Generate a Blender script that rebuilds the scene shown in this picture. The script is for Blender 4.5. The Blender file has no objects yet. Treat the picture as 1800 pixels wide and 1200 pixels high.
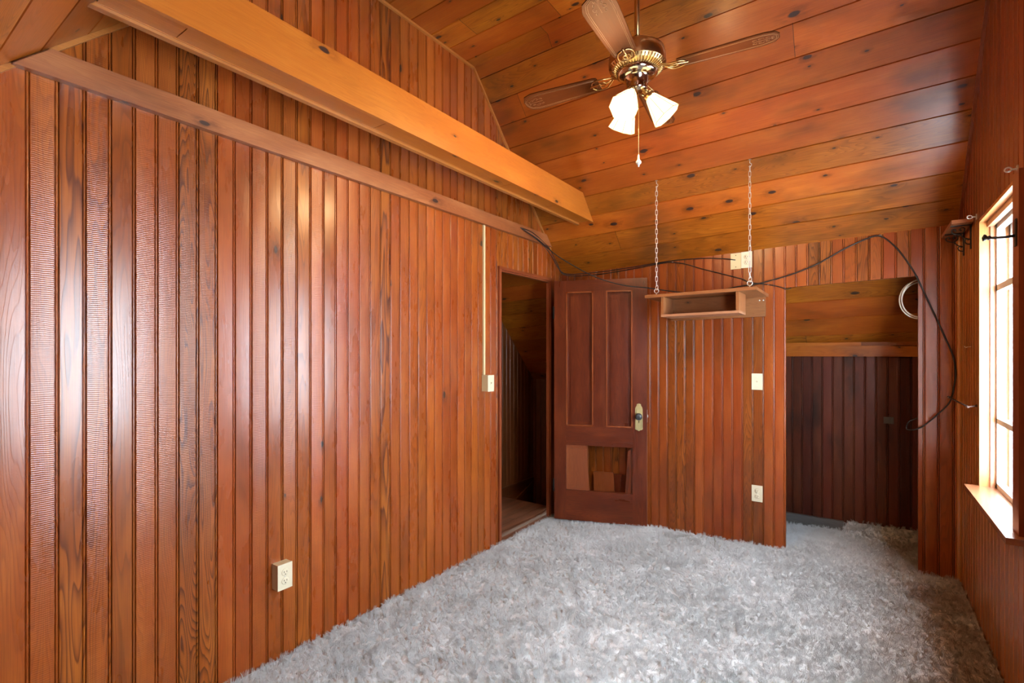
import bpy, math, random
from mathutils import Vector, Matrix, noise
random.seed(7)
C = bpy.context.scene.collection
sin, cos, pi = math.sin, math.cos, math.pi

# ------------------------------------------------------------------ camera
F = 883.0; YAW = math.atan(616/883.0); H = 1.35
SY, CY = sin(YAW), cos(YAW)
def ray(px, py):
    a = (px-900)/F
    return Vector((-SY+a*CY, CY+a*SY, (620-py)/F))
EYE = Vector((0, 0, H))
def onX(px, py, X): d = ray(px, py); return EYE+d*(X/d.x)
def onY(px, py, Y): d = ray(px, py); return EYE+d*(Y/d.y)
def atD(px, py, D): return EYE+ray(px, py)*D
cam = bpy.data.cameras.new('camera'); co = bpy.data.objects.new('camera', cam); C.objects.link(co)
co.location = EYE; co.rotation_euler = (pi/2, 0, YAW)
cam.sensor_width = 36; cam.lens = F/1800*36; cam.shift_y = 20/1800; cam.clip_start = .02
bpy.context.scene.camera = co

# ------------------------------------------------------------------ room numbers (metres)
XL, XR = -2.222, .477          # left / right wall faces
YB, YF = 3.96, .165            # back wall face, front (near) knee wall face
YA = 4.62                      # rear wall of the closet alcove
SL = .0266                     # the old floor and ceiling fall towards the left wall
ZC = 3.395; YB1 = 2.714; YB0 = 1.495; KF = (ZC-2.105)/(YB-YB1); KN = .97
def fz(x): return SL*x
def ceil_z(y):
    if y > YB1: return ZC-KF*(y-YB1)
    if y < YB0: return ZC-KN*(YB0-y)
    return ZC

# ------------------------------------------------------------------ materials
class NT:
    def __init__(s, name):
        s.m = bpy.data.materials.new(name); s.m.use_nodes = True; s.t = s.m.node_tree; s.t.nodes.clear()
        s.out = s.t.nodes.new('ShaderNodeOutputMaterial')
    def n(s, typ, **kw):
        nd = s.t.nodes.new(typ)
        for k, v in kw.items(): setattr(nd, k, v)
        return nd
    def put(s, sock, v):
        if hasattr(v, 'is_output') or isinstance(v, bpy.types.NodeSocket): s.t.links.new(v, sock)
        else: sock.default_value = v
    def math(s, op, a, b=0., c=None, clamp=False):
        nd = s.n('ShaderNodeMath', operation=op, use_clamp=clamp); s.put(nd.inputs[0], a); s.put(nd.inputs[1], b)
        if c is not None: s.put(nd.inputs[2], c)
        return nd.outputs[0]
    def vec(s, x, y, z=0.):
        nd = s.n('ShaderNodeCombineXYZ')
        for i, v in enumerate((x, y, z)): s.put(nd.inputs[i], v)
        return nd.outputs[0]
    def noise(s, v, scale=1., detail=2., rough=.5, dist=0.):
        nd = s.n('ShaderNodeTexNoise'); s.put(nd.inputs['Vector'], v)
        for k, q in (('Scale', scale), ('Detail', detail), ('Roughness', rough), ('Distortion', dist)): nd.inputs[k].default_value = q
        return nd.outputs['Fac']
    def ramp(s, f, stops, interp='LINEAR'):
        nd = s.n('ShaderNodeValToRGB'); nd.color_ramp.interpolation = interp; e = nd.color_ramp.elements
        while len(e) < len(stops): e.new(.5)
        for el, (p, c) in zip(e, stops):
            el.position = p; el.color = (c if isinstance(c, (tuple, list)) else (c, c, c))[:3] + (1,) if not isinstance(c, float) else (c, c, c, 1)
        s.put(nd.inputs[0], f); return nd.outputs[0]
    def mix(s, f, a, b, mode='MIX'):
        nd = s.n('ShaderNodeMix', data_type='RGBA', blend_type=mode); s.put(nd.inputs[0], f)
        s.put(nd.inputs[6], a if not isinstance(a, tuple) else a+(1,)); s.put(nd.inputs[7], b if not isinstance(b, tuple) else b+(1,))
        return nd.outputs[2]
    def smooth(s, x, lo, hi):
        nd = s.n('ShaderNodeMapRange', interpolation_type='SMOOTHSTEP'); s.put(nd.inputs[0], x)
        nd.inputs[1].default_value = lo; nd.inputs[2].default_value = hi; return nd.outputs[0]
    def bsdf(s, **kw):
        p = s.n('ShaderNodeBsdfPrincipled')
        for k, v in kw.items():
            k = k.replace('_', ' ')
            s.put(p.inputs[k], v+(1,) if isinstance(v, tuple) and len(v) == 3 else v)
        s.t.links.new(p.outputs[0], s.out.inputs[0]); return p

def wood(name, base, dark, light, w=.0727, rough=.3, knots=.0, tone=.25, ring=.6, joints=0., saw=0., red=.0, mott=.35, coat=.25, spec=.5, cup=.4):
    """varnished boards; UV x = metres along the grain, y = metres across, board width w"""
    T = NT(name)
    sp = T.n('ShaderNodeSeparateXYZ'); T.t.links.new(T.n('ShaderNodeUVMap').outputs[0], sp.inputs[0])
    u, v = sp.outputs[0], sp.outputs[1]
    bid = T.math('FLOOR', T.math('DIVIDE', v, w))
    if joints:
        wn0 = T.n('ShaderNodeTexWhiteNoise', noise_dimensions='1D'); T.put(wn0.inputs['W'], bid)
        uu = T.math('ADD', T.math('DIVIDE', u, joints), T.math('MULTIPLY', wn0.outputs[0], 5.37))
        jid = T.math('FLOOR', uu); jf = T.math('FRACT', uu)
        bid2 = T.math('ADD', bid, T.math('MULTIPLY', jid, 37.13))
        jd = T.math('LESS_THAN', T.math('MULTIPLY', T.math('MINIMUM', jf, T.math('SUBTRACT', 1., jf)), joints), .0016)
    else: bid2 = bid
    wn = T.n('ShaderNodeTexWhiteNoise', noise_dimensions='1D'); T.put(wn.inputs['W'], T.math('ADD', bid2, .37))
    cs = T.n('ShaderNodeSeparateColor'); T.t.links.new(wn.outputs['Color'], cs.inputs[0])
    r1, r2, r3 = cs.outputs
    off = T.math('MULTIPLY', r1, 91.7)
    # knots
    kd = None
    if knots:
        vo = T.n('ShaderNodeTexVoronoi', voronoi_dimensions='2D'); vo.inputs['Scale'].default_value = 1.
        vo.inputs['Randomness'].default_value = 1.
        wob = T.math('MULTIPLY', T.noise(T.vec(T.math('MULTIPLY', u, 40), T.math('MULTIPLY', v, 60)), 1, 1), .04)
        T.put(vo.inputs['Vector'], T.vec(T.math('ADD', T.math('DIVIDE', u, .27), T.math('ADD', wob, off)), T.math('ADD', T.math('DIVIDE', v, .125), wob), 0.))
        kc = T.n('ShaderNodeSeparateColor'); T.t.links.new(vo.outputs['Color'], kc.inputs[0])
        on = T.math('LESS_THAN', kc.outputs[0], knots)
        size = T.math('ADD', .03, T.math('MULTIPLY', T.math('POWER', kc.outputs[1], 2.), .08))
        kd = T.math('DIVIDE', vo.outputs['Distance'], size)        # <1 inside the knot
        halo = T.math('MULTIPLY', T.math('SUBTRACT', 1., T.smooth(kd, .8, 4.2)), T.math('MULTIPLY', on, T.smooth(T.noise(T.vec(T.math('MULTIPLY', u, 14), T.math('MULTIPLY', v, 45)), 1, 3), .3, .6)))
        core = T.math('MULTIPLY', T.math('SUBTRACT', 1., T.smooth(kd, .75, 1.15)), on)
        pull = T.math('MULTIPLY', halo, .9)
    # contour lines of a stretched noise = plain-sawn figure
    gv = T.vec(T.math('ADD', T.math('MULTIPLY', u, 1.1), off), T.math('MULTIPLY', v, 13.), T.math('MULTIPLY', r2, 33.))
    n = T.noise(gv, 1., 1.5, .45)
    if knots: n = T.math('ADD', n, T.math('MULTIPLY', pull, .12))
    K = T.math('ADD', 5., T.math('MULTIPLY', r3, 13.))
    fr = T.math('FRACT', T.math('MULTIPLY', n, T.math('MULTIPLY', K, 2.)))
    rg = T.math('MULTIPLY', T.math('POWER', fr, 2.2), T.math('SUBTRACT', 1., T.smooth(fr, .86, 1.)))
    str_ = T.math('MULTIPLY', T.math('ADD', .12, T.math('POWER', r2, 2.5)), ring)
    fine = T.noise(T.vec(T.math('ADD', T.math('MULTIPLY', u, 5.), off), T.math('MULTIPLY', v, 330.)), 1., 3., .6)
    big = T.noise(T.vec(T.math('ADD', T.math('MULTIPLY', u, 2.2), off), T.math('MULTIPLY', v, 9.), r3), 1., 4., .6)
    col = T.mix(T.smooth(big, .38, .72), base, light)
    col = T.mix(T.math('MULTIPLY', T.smooth(fine, .42, .75), .35), col, dark)
    col = T.mix(T.math('MULTIPLY', rg, T.math('MULTIPLY', str_, 1.6), clamp=True), col, dark)
    blot = T.noise(T.vec(T.math('MULTIPLY', u, 1.7), T.math('ADD', T.math('MULTIPLY', v, 4.), T.math('MULTIPLY', r1, 2.))), 1., 3., .55)
    col = T.mix(T.math('MULTIPLY', T.smooth(blot, .5, .78), mott), col, tuple(c*.45 for c in dark[:1])+tuple(c*.8 for c in dark[1:]))
    val = T.math('ADD', 1.-tone*.75, T.math('MULTIPLY', r1, tone*1.5))
    hs = T.n('ShaderNodeHueSaturation'); T.put(hs.inputs['Color'], col); T.put(hs.inputs['Value'], val)
    T.put(hs.inputs['Hue'], T.math('ADD', .5-red*.5, T.math('MULTIPLY', r2, red))); col = hs.outputs[0]
    if knots:
        col = T.mix(T.math('MULTIPLY', halo, .55), col, tuple(c*.55 for c in dark))
        col = T.mix(core, col, (.035, .016, .012))
    if joints: col = T.mix(T.math('MULTIPLY', jd, .8), col, (.02, .008, .004))
    hgt = T.math('ADD', T.math('MULTIPLY', fine, .25), T.math('MULTIPLY', rg, .25))
    hgt = T.math('ADD', hgt, T.math('MULTIPLY', big, .9))
    if saw:
        sw = T.math('SINE', T.math('MULTIPLY', T.math('ADD', u, T.math('MULTIPLY', big, .02)), 900.))
        hgt = T.math('ADD', hgt, T.math('MULTIPLY', sw, T.math('MULTIPLY', T.math('GREATER_THAN', r3, .35), saw)))
    bp = T.n('ShaderNodeBump'); bp.inputs['Strength'].default_value = .35; bp.inputs['Distance'].default_value = .0012; T.put(bp.inputs['Height'], hgt)
    vl = T.math('SUBTRACT', v, T.math('MULTIPLY', T.math('ADD', bid, .5), w))
    hh = T.math('ADD', T.math('MULTIPLY', vl, T.math('MULTIPLY', T.math('SUBTRACT', r2, .5), .03*cup)), T.math('MULTIPLY', T.math('MULTIPLY', vl, vl), -.55*cup*min(1, .07/w)))
    wv = T.math('MULTIPLY', T.noise(T.vec(T.math('MULTIPLY', u, 3.), T.math('MULTIPLY', v, 14.), r1), 1., 2.), .0012*cup)
    b0 = T.n('ShaderNodeBump'); b0.inputs['Strength'].default_value = 1.; b0.inputs['Distance'].default_value = 1.; T.put(b0.inputs['Height'], T.math('ADD', hh, wv)); T.put(bp.inputs['Normal'], b0.outputs[0])
    ro = T.math('ADD', rough-.06, T.math('MULTIPLY', big, .16))
    T.bsdf(Base_Color=col, Roughness=ro, Normal=bp.outputs[0], Coat_Normal=bp.outputs[0], Coat_Weight=coat, Coat_Roughness=.22, Specular_IOR_Level=spec)
    return T.m

def plain(name, col, rough=.5, metal=0., bump=0., bscale=60., var=.0, **kw):
    T = NT(name); tc = T.n('ShaderNodeTexCoord').outputs['Object']
    n = T.noise(tc, bscale, 3)
    c = T.mix(T.math('MULTIPLY', n, var), col, tuple(x*.45 for x in col)) if var else col
    a = dict(Base_Color=c, Roughness=rough, Metallic=metal)
    if bump:
        b = T.n('ShaderNodeBump'); b.inputs['Strength'].default_value = bump; b.inputs['Distance'].default_value = .002; T.put(b.inputs['Height'], n); a['Normal'] = b.outputs[0]
    a.update(kw); T.bsdf(**a); return T.m
def emit(name, col, s):
    T = NT(name); e = T.n('ShaderNodeEmission'); e.inputs[0].default_value = col+(1,); e.inputs[1].default_value = s
    T.t.links.new(e.outputs[0], T.out.inputs[0]); return T.m

M = {}
M['left']  = wood('left_wall_boards', (.285,.062,.007), (.085,.013,.003), (.355,.095,.012), .0727, .27, tone=.2, ring=.8, saw=.35, red=.012, mott=.45, coat=.28, cup=.55, knots=.035)
M['back']  = wood('back_wall_boards', (.255,.054,.007), (.085,.013,.003), (.315,.08,.012), .0684, .3, tone=.2, ring=.7, red=.012, mott=.45, coat=.2, cup=.5)
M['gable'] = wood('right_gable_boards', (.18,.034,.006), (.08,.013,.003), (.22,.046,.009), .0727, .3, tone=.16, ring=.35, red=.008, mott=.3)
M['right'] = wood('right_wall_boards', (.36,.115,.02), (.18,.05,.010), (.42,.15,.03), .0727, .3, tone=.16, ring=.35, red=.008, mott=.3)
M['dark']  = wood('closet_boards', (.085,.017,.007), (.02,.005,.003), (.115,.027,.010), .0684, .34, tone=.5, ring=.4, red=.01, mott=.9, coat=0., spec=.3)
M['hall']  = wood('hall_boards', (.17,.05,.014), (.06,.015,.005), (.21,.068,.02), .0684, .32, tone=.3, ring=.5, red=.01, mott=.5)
M['ceil']  = wood('ceiling_pine', (.33,.083,.007), (.13,.024,.004), (.40,.118,.010), .171, .3, knots=.50, tone=.34, ring=.6, joints=6.1, red=.018, mott=.65, coat=.3, spec=.35)
M['beam']  = wood('beam_pine', (.40,.118,.011), (.23,.052,.006), (.46,.155,.016), .5, .36, knots=.2, tone=.05, ring=.4, mott=.15)
M['moulding'] = wood('moulding_pine', (.36,.125,.022), (.2,.055,.010), (.44,.17,.035), .5, .35, tone=.05, ring=.2, mott=.1)
M['batten'] = wood('batten_pine', (.27,.085,.025), (.10,.026,.012), (.36,.135,.045), .5, .4, knots=.3, tone=.1, ring=.4, mott=.6)
M['redtrim'] = wood('red_trim', (.19,.042,.013), (.08,.015,.006), (.25,.06,.018), .5, .3, tone=.05, ring=.3, mott=.3)
M['jamb'] = wood('window_jamb', (.50,.19,.05), (.3,.09,.02), (.58,.26,.08), .5, .35, tone=.05, ring=.2, mott=.1)
M['door'] = wood('old_door_wood', (.095,.016,.005), (.022,.005,.003), (.155,.03,.008), .5, .28, tone=.1, ring=.55, red=.01, mott=.35, coat=.1, spec=.35)
M['doormould'] = wood('door_moulding_wood', (.19,.045,.013), (.06,.013,.005), (.26,.07,.02), .5, .2, tone=.1, ring=.3, mott=.2, coat=.8)
M['sill'] = wood('sill_wood', (.30,.11,.04), (.18,.05,.02), (.38,.16,.07), .5, .4, tone=.1, ring=.5, mott=.3, coat=1., spec=.8)
M['panelnew'] = wood('door_panel_wood', (.20,.048,.012), (.09,.018,.006), (.25,.07,.018), .5, .35, tone=.1, ring=.5, mott=.3)
M['shelf'] = wood('shelf_wood', (.255,.092,.028), (.12,.038,.011), (.32,.128,.042), .5, .42, knots=.2, tone=.05, ring=.6, mott=.2)
M['edge'] = wood('pale_edge_wood', (.36,.17,.085), (.2,.08,.04), (.45,.23,.12), .5, .5, tone=.05, ring=.4, mott=.3)
M['grey'] = wood('grey_base_board', (.10,.095,.09), (.03,.03,.03), (.15,.14,.13), .5, .6, tone=.05, ring=.5, mott=.6)
M['hfloor'] = wood('landing_floor_boards', (.17,.068,.032), (.05,.018,.01), (.25,.11,.055), .085, .38, tone=.3, ring=.5, joints=1.7, mott=.6)
M['ivory'] = plain('ivory_plastic', (.66,.61,.44), .35)
M['cream'] = plain('cream_plastic', (.58,.50,.28), .4)
M['hole'] = plain('dark_slot', (.012,.011,.01), .9, Specular_IOR_Level=.05)
M['black'] = plain('black_cable', (.008,.008,.009), .5)
M['whitecable'] = plain('white_cable', (.75,.72,.62), .4)
M['iron'] = plain('black_iron', (.012,.013,.015), .55, .2, .3, 200)
M['steel'] = plain('zinc_steel', (.66,.66,.64), .35, .8)
M['brass'] = plain('bright_brass', (.55,.36,.15), .28, 1.)
M['chrome'] = plain('polished_nickel', (.5,.44,.36), .12, 1.)
M['oldbrass'] = plain('aged_brass', (.62,.52,.25), .35, .85, .4, 400, .5)
M['knob'] = plain('dark_knob', (.045,.05,.055), .28, .2)
M['rust'] = plain('rusty_rod', (.05,.022,.014), .7, .0, .4, 300, .6)
M['paint'] = plain('white_paint', (.80,.82,.80), .45)
M['clear'] = plain('clear_plastic', (.85,.85,.85), .15, 0., Transmission_Weight=.6)
M['sash'] = plain('sash_paint', (.72,.70,.66), .5, var=.3)
M['porcelain'] = plain('porcelain', (.5,.5,.46), .15)
M['blade'] = wood('fan_blade_wood', (.085,.022,.004), (.05,.012,.003), (.11,.03,.005), .5, .6, tone=.05, ring=.3, mott=.1, coat=0., spec=.15)
M['stencil'] = plain('blade_stencil', (.25,.12,.045), .4)
M['sub'] = plain('rough_board', (.2,.14,.1), .8)
T = NT('window_glass'); tr = T.n('ShaderNodeBsdfTransparent'); gl = T.n('ShaderNodeBsdfGlossy'); gl.inputs['Roughness'].default_value = .02
mx = T.n('ShaderNodeMixShader'); mx.inputs[0].default_value = .05
T.t.links.new(tr.outputs[0], mx.inputs[1]); T.t.links.new(gl.outputs[0], mx.inputs[2]); T.t.links.new(mx.outputs[0], T.out.inputs[0]); M['glass'] = T.m
M['shade'] = emit('lit_glass_shade', (1., .74, .36), 3.2)
M['bulb'] = emit('lit_bulb', (1., .82, .55), 30.)
# carpet
T = NT('shag_carpet'); tc = T.n('ShaderNodeTexCoord').outputs['Object']
a = T.noise(tc, 1.6, 4, .6); b = T.noise(tc, 9., 4, .65); c = T.noise(tc, 140., 2)
col = T.mix(T.smooth(a, .35, .68), (.53,.56,.565), (.80,.84,.855))
col = T.mix(T.math('MULTIPLY', T.smooth(b, .42, .7), .45), col, (.33,.33,.33))
col = T.mix(T.math('MULTIPLY', c, .3), col, (.80,.84,.86))
bp = T.n('ShaderNodeBump'); bp.inputs['Strength'].default_value = .6; bp.inputs['Distance'].default_value = .006; T.put(bp.inputs['Height'], T.noise(tc, 170., 3))
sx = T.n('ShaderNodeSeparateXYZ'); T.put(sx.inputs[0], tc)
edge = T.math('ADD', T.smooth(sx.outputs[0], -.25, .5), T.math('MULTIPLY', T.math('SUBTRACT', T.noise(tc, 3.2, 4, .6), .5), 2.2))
col = T.mix(T.math('MULTIPLY', T.smooth(edge, .35, 1.1), .8), col, (.26,.19,.145))  # brown tint paints the shade and warm bounce light along the window wall
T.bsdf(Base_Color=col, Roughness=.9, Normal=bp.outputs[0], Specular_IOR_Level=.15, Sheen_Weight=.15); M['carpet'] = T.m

# ------------------------------------------------------------------ mesh builder
class MB:
    def __init__(s): s.v = []; s.f = []; s.uv = []; s.sm = []
    def poly(s, pts, uv=None, smooth=False):
        i = len(s.v); s.v += [tuple(p) for p in pts]; s.f.append(tuple(range(i, i+len(pts))))
        s.uv += list(uv) if uv else [(p[0], p[1]+p[2]) for p in pts]; s.sm.append(smooth)
    def hexa(s, c, g=2, uo=None):
        """c = 8 corners (bottom 4 ccw, top 4 ccw); g = grain axis index"""
        uo = uo if uo is not None else random.random()*9
        o = [k for k in range(3) if k != g]
        cen = sum((Vector(p) for p in c), Vector())/8
        for fc in ((3,2,1,0), (4,5,6,7), (0,1,5,4), (1,2,6,5), (2,3,7,6), (3,0,4,7)):
            p = [Vector(c[k]) for k in fc]
            s.poly(p, [(q[g]+uo, (q[o[0]]-cen[o[0]])+(q[o[1]]-cen[o[1]])*.93+uo*0+.25) for q in p])
    def box(s, a, b, g=2, uo=None):
        x0, y0, z0 = a; x1, y1, z1 = b
        s.hexa([(x0,y0,z0),(x1,y0,z0),(x1,y1,z0),(x0,y1,z0),(x0,y0,z1),(x1,y0,z1),(x1,y1,z1),(x0,y1,z1)], g, uo); return s
    def prism(s, pts, d, g=0):
        """outline pts (3-D, planar) extruded by vector d"""
        d = Vector(d); p = [Vector(q) for q in pts]; q = [x+d for x in p]; n = len(p); o = [k for k in range(3) if k != g]
        f = lambda w: (w[g], w[o[0]]+w[o[1]])
        s.poly(p[::-1], [f(x) for x in p[::-1]]); s.poly(q, [f(x) for x in q])
        for i in range(n):
            k = (i+1) % n; r = [p[i], p[k], q[k], q[i]]; s.poly(r, [f(x) for x in r])
        return s
    def tube(s, pts, r, seg=8, closed=False, cap=True):
        pts = [Vector(p) for p in pts]; n = len(pts); rad = r if isinstance(r, (list, tuple)) else [r]*n
        rings = []; ref = None
        for i, p in enumerate(pts):
            if closed: t = pts[(i+1) % n]-pts[i-1]
            else: t = pts[min(i+1, n-1)]-pts[max(i-1, 0)]
            t.normalize()
            if ref is None: ref = t.orthogonal().normalized()
            ref = (ref-t*ref.dot(t)); ref = ref.normalized() if ref.length > 1e-6 else t.orthogonal().normalized()
            bi = t.cross(ref)
            rings.append([p+(ref*cos(2*pi*k/seg)+bi*sin(2*pi*k/seg))*rad[i] for k in range(seg)])
        base = len(s.v)
        for rg in rings: s.v += [tuple(x) for x in rg]
        m = n if closed else n-1
        for i in range(m):
            for k in range(seg):
                a0 = base+i*seg+k; a1 = base+i*seg+(k+1) % seg; b0 = base+((i+1) % n)*seg+k; b1 = base+((i+1) % n)*seg+(k+1) % seg
                s.f.append((a0, a1, b1, b0)); s.uv += [(i*.02, k*.01)]*4; s.sm.append(True)
        if cap and not closed:
            for idx, rev in ((0, True), (n-1, False)):
                f = [base+idx*seg+k for k in range(seg)]; s.f.append(tuple(f[::-1] if rev else f)); s.uv += [(0, 0)]*seg; s.sm.append(False)
        return s
    def lathe(s, prof, o=(0,0,0), ax=(0,0,1), seg=32, mod=None, smooth=True):
        o = Vector(o); ax = Vector(ax).normalized(); e = ax.orthogonal().normalized(); g = ax.cross(e); base = len(s.v)
        for r, z in prof:
            for k in range(seg):
                a = 2*pi*k/seg; s.v.append(tuple(o+ax*z+(e*cos(a)+g*sin(a))*r*(mod(a, r, z) if mod else 1)))
        for i in range(len(prof)-1):
            for k in range(seg):
                s.f.append((base+i*seg+k, base+i*seg+(k+1) % seg, base+(i+1)*seg+(k+1) % seg, base+(i+1)*seg+k)); s.uv += [(z, k*.01)]*4; s.sm.append(smooth)
        return s
    def build(s, name, mat, parent=None, bevel=0., loc=None):
        me = bpy.data.meshes.new(name); me.from_pydata(s.v, [], s.f); uvl = me.uv_layers.new(name='UVMap')
        for i, q in enumerate(s.uv): uvl.data[i].uv = q
        for p, m_ in zip(me.polygons, s.sm): p.use_smooth = m_
        me.materials.append(M[mat] if isinstance(mat, str) else mat); me.update()
        ob = bpy.data.objects.new(name, me); C.objects.link(ob)
        if parent: ob.parent = parent
        if loc: ob.location = loc
        if bevel:
            b = ob.modifiers.new('bevel', 'BEVEL'); b.width = bevel; b.segments = 2; b.limit_method = 'ANGLE'
        return ob
def tag(o, label, cat, group=None, kind=None):
    o['label'] = label; o['category'] = cat
    if group: o['group'] = group
    if kind: o['kind'] = kind
    return o
def empty(name, loc=(0,0,0), rz=0.):
    o = bpy.data.objects.new(name, None); o.empty_display_size = .05; C.objects.link(o); o.location = loc; o.rotation_euler = (0, 0, rz); return o
def spline(pts, n=10):
    P = [Vector(p) for p in pts]; P = [P[0]*2-P[1]]+P+[P[-1]*2-P[-2]]; out = []
    for i in range(1, len(P)-2):
        for k in range(n):
            t = k/n; a, b, c, d = P[i-1:i+3]
            out.append(.5*((2*b)+(c-a)*t+(2*a-5*b+4*c-d)*t*t+(3*b-a-3*c+d)*t**3))
    out.append(P[-2]); return out

# ------------------------------------------------------------------ beadboard walls
def beadwall(name, mat, umin, umax, w, phase, spans, P, label, back=.04):
    """vertical boards. P(u, depth, z) -> point (depth>0 goes into the wall); spans(u) -> [(zbot fn, ztop fn)]; edges list in spans.brk"""
    mb = MB(); brk = sorted(set([umin, umax]+[b for b in spans.brk if umin < b < umax]))
    prof = [(0,.007), (.0014,.0008), (.003,0), (w-.0125,0), (w-.0112,.0012), (w-.0100,.007), (w-.0086,.007), (w-.0080,.0035), (w-.0064,.0016), (w-.0046,.0014), (w-.0028,.0022), (w-.0016,.004), (w-.0006,.007)]
    us = []; k0 = math.floor((umin-phase)/w)-1; k1 = math.ceil((umax-phase)/w)+1
    for k in range(k0, k1+1):
        for du, dp in prof: us.append((phase+k*w+du, dp))
    def dep(u):
        for (a, da), (b, db) in zip(us, us[1:]):
            if a <= u <= b: return da+(db-da)*((u-a)/(b-a) if b > a else 0)
        return 0
    for a, b in zip(brk, brk[1:]):
        pts = [(a, dep(a))]+[q for q in us if a+1e-5 < q[0] < b-1e-5]+[(b, dep(b))]
        for sp in spans((a+b)/2):
            zb, zt = sp
            for (ua, da), (ub, db) in zip(pts, pts[1:]):
                c = [(ua, da, zb(ua)), (ub, db, zb(ub)), (ub, db, zt(ub)), (ua, da, zt(ua))]
                if c[2][2]-c[1][2] < 1e-4 and c[3][2]-c[0][2] < 1e-4: continue
                mb.poly([P(*q) for q in c], [(q[2], q[0]-phase+.00001) for q in c])
            c = [(a, back), (b, back)]
            q = [P(a, back, zb(a)), P(b, back, zb(b)), P(b, back, zt(b)), P(a, back, zt(a))]; mb.poly(q[::-1], [(0,0)]*4)
            for uu in (a, b):
                q = [(uu, 0.004, zb(uu)), (uu, back, zb(uu)), (uu, back, zt(uu)), (uu, 0.004, zt(uu))]
                mb.poly([P(*x) for x in q], [(x[2], x[1]+uu-phase) for x in q])
            for fn in (zb, zt):
                q = [(a, 0.004, fn(a)), (b, 0.004, fn(b)), (b, back, fn(b)), (a, back, fn(a))]; mb.poly([P(*x) for x in q], [(x[0], x[1]) for x in q])
    o = mb.build(name, mat); tag(o, label, 'wall', kind='structure'); return o

class Spans:
    def __init__(s, brk, fn): s.brk = brk; s.fn = fn
    def __call__(s, u): return s.fn(u)
# door opening in the left wall
DY0, DY1, DZ = 3.02, 3.752, 1.972
top = lambda x: (lambda y: ceil_z(y)+fz(x)+.01)
flo = lambda x: (lambda u: fz(x)-.03)
K = lambda z: (lambda u: z)
beadwall('wall_left', 'left', YF-.05, YB+.04, .0727, .442, Spans([YB0, YB1, DY0, DY1], lambda u: [(K(DZ), top(XL))] if DY0 < u < DY1 else [(flo(XL), top(XL))]),
    lambda u, d, z: (XL-d, u, z), 'long left wall of glossy reddish-brown vertical beadboard reaching up into the gable', .022)
# right wall with two windows
W1 = (2.625, 3.402); W2 = (.80, 1.757); WZ0, WZ1 = .667, 2.017
def rsp(u):
    if W1[0] < u < W1[1] or W2[0] < u < W2[1]: return [(flo(XR), K(WZ0))]
    return [(flo(XR), lambda y: min(WZ1, ceil_z(y)+fz(XR)))]
beadwall('wall_right', 'right', YF-.05, YB+.04, .0727, .442, Spans([YB0, YB1, *W1, *W2], rsp), lambda u, d, z: (XR+d, u, z), 'right wall of reddish-brown beadboard around the bright window', .045)
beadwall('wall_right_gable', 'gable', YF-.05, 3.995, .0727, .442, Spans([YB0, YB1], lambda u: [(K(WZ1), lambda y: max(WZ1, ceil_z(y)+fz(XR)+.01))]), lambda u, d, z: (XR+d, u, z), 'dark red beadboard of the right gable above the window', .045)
# back wall with the closet opening
AX0, AX1, AZ = -.439, .281, 1.816
cz = lambda y: (lambda x: ceil_z(y)+fz(x)+.005)
fx = lambda x: fz(x)-.03
beadwall('wall_back', 'back', XL, XR, .0684, AX0-.0684*60, Spans([AX0, AX1], lambda u: [(lambda x: AZ+fz(x), cz(YB))] if AX0 < u < AX1 else [(fx, cz(YB))]),
    lambda u, d, z: (u, YB+d, z), 'back wall of brown beadboard with the closet opening at its right', .035)
# front knee wall (behind and beside the camera) with its own recess, where the camera stands
NX0 = -1.15
beadwall('wall_front', 'back', XL, XR, .0684, 0., Spans([NX0, .33], lambda u: [] if NX0 < u < .33 else [(fx, cz(YF))]),
    lambda u, d, z: (u, YF-d, z), 'front knee wall of beadboard beside the camera', .035)
beadwall('wall_recess_front', 'dark', NX0-.2, XR, .0684, 0., Spans([], lambda u: [(fx, cz(-.62))]), lambda u, d, z: (u, -.62-d, z), 'rear wall of the recess behind the camera')
beadwall('wall_recess_left', 'dark', -.66, YF, .0684, 0., Spans([], lambda u: [(flo(NX0), top(NX0))]), lambda u, d, z: (NX0-.2-d, u, z), 'left side wall of the recess behind the camera')
beadwall('wall_recess_right', 'dark', -.66, YF-.03, .0684, 0., Spans([], lambda u: [(flo(XR), top(XR))]), lambda u, d, z: (XR+d, u, z), 'right side wall of the recess behind the camera')
# closet alcove
AL0, AL1 = -1.05, .474
beadwall('wall_closet_back', 'dark', AL0, AL1, .0684, .02, Spans([], lambda u: [(fx, K(1.34))]), lambda u, d, z: (u, YA+d, z), 'dark beadboard wall at the rear of the closet')
beadwall('wall_closet_left', 'dark', YB+.035, YA+.04, .0684, 0., Spans([], lambda u: [(flo(AL0), top(AL0))]), lambda u, d, z: (AL0-d, u, z), 'left side wall of the closet')
beadwall('wall_closet_right', 'dark', YB+.035, YA+.04, .0684, 0., Spans([], lambda u: [(flo(AL1), top(AL1))]), lambda u, d, z: (AL1+d, u, z), 'right side wall of the closet')
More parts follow.
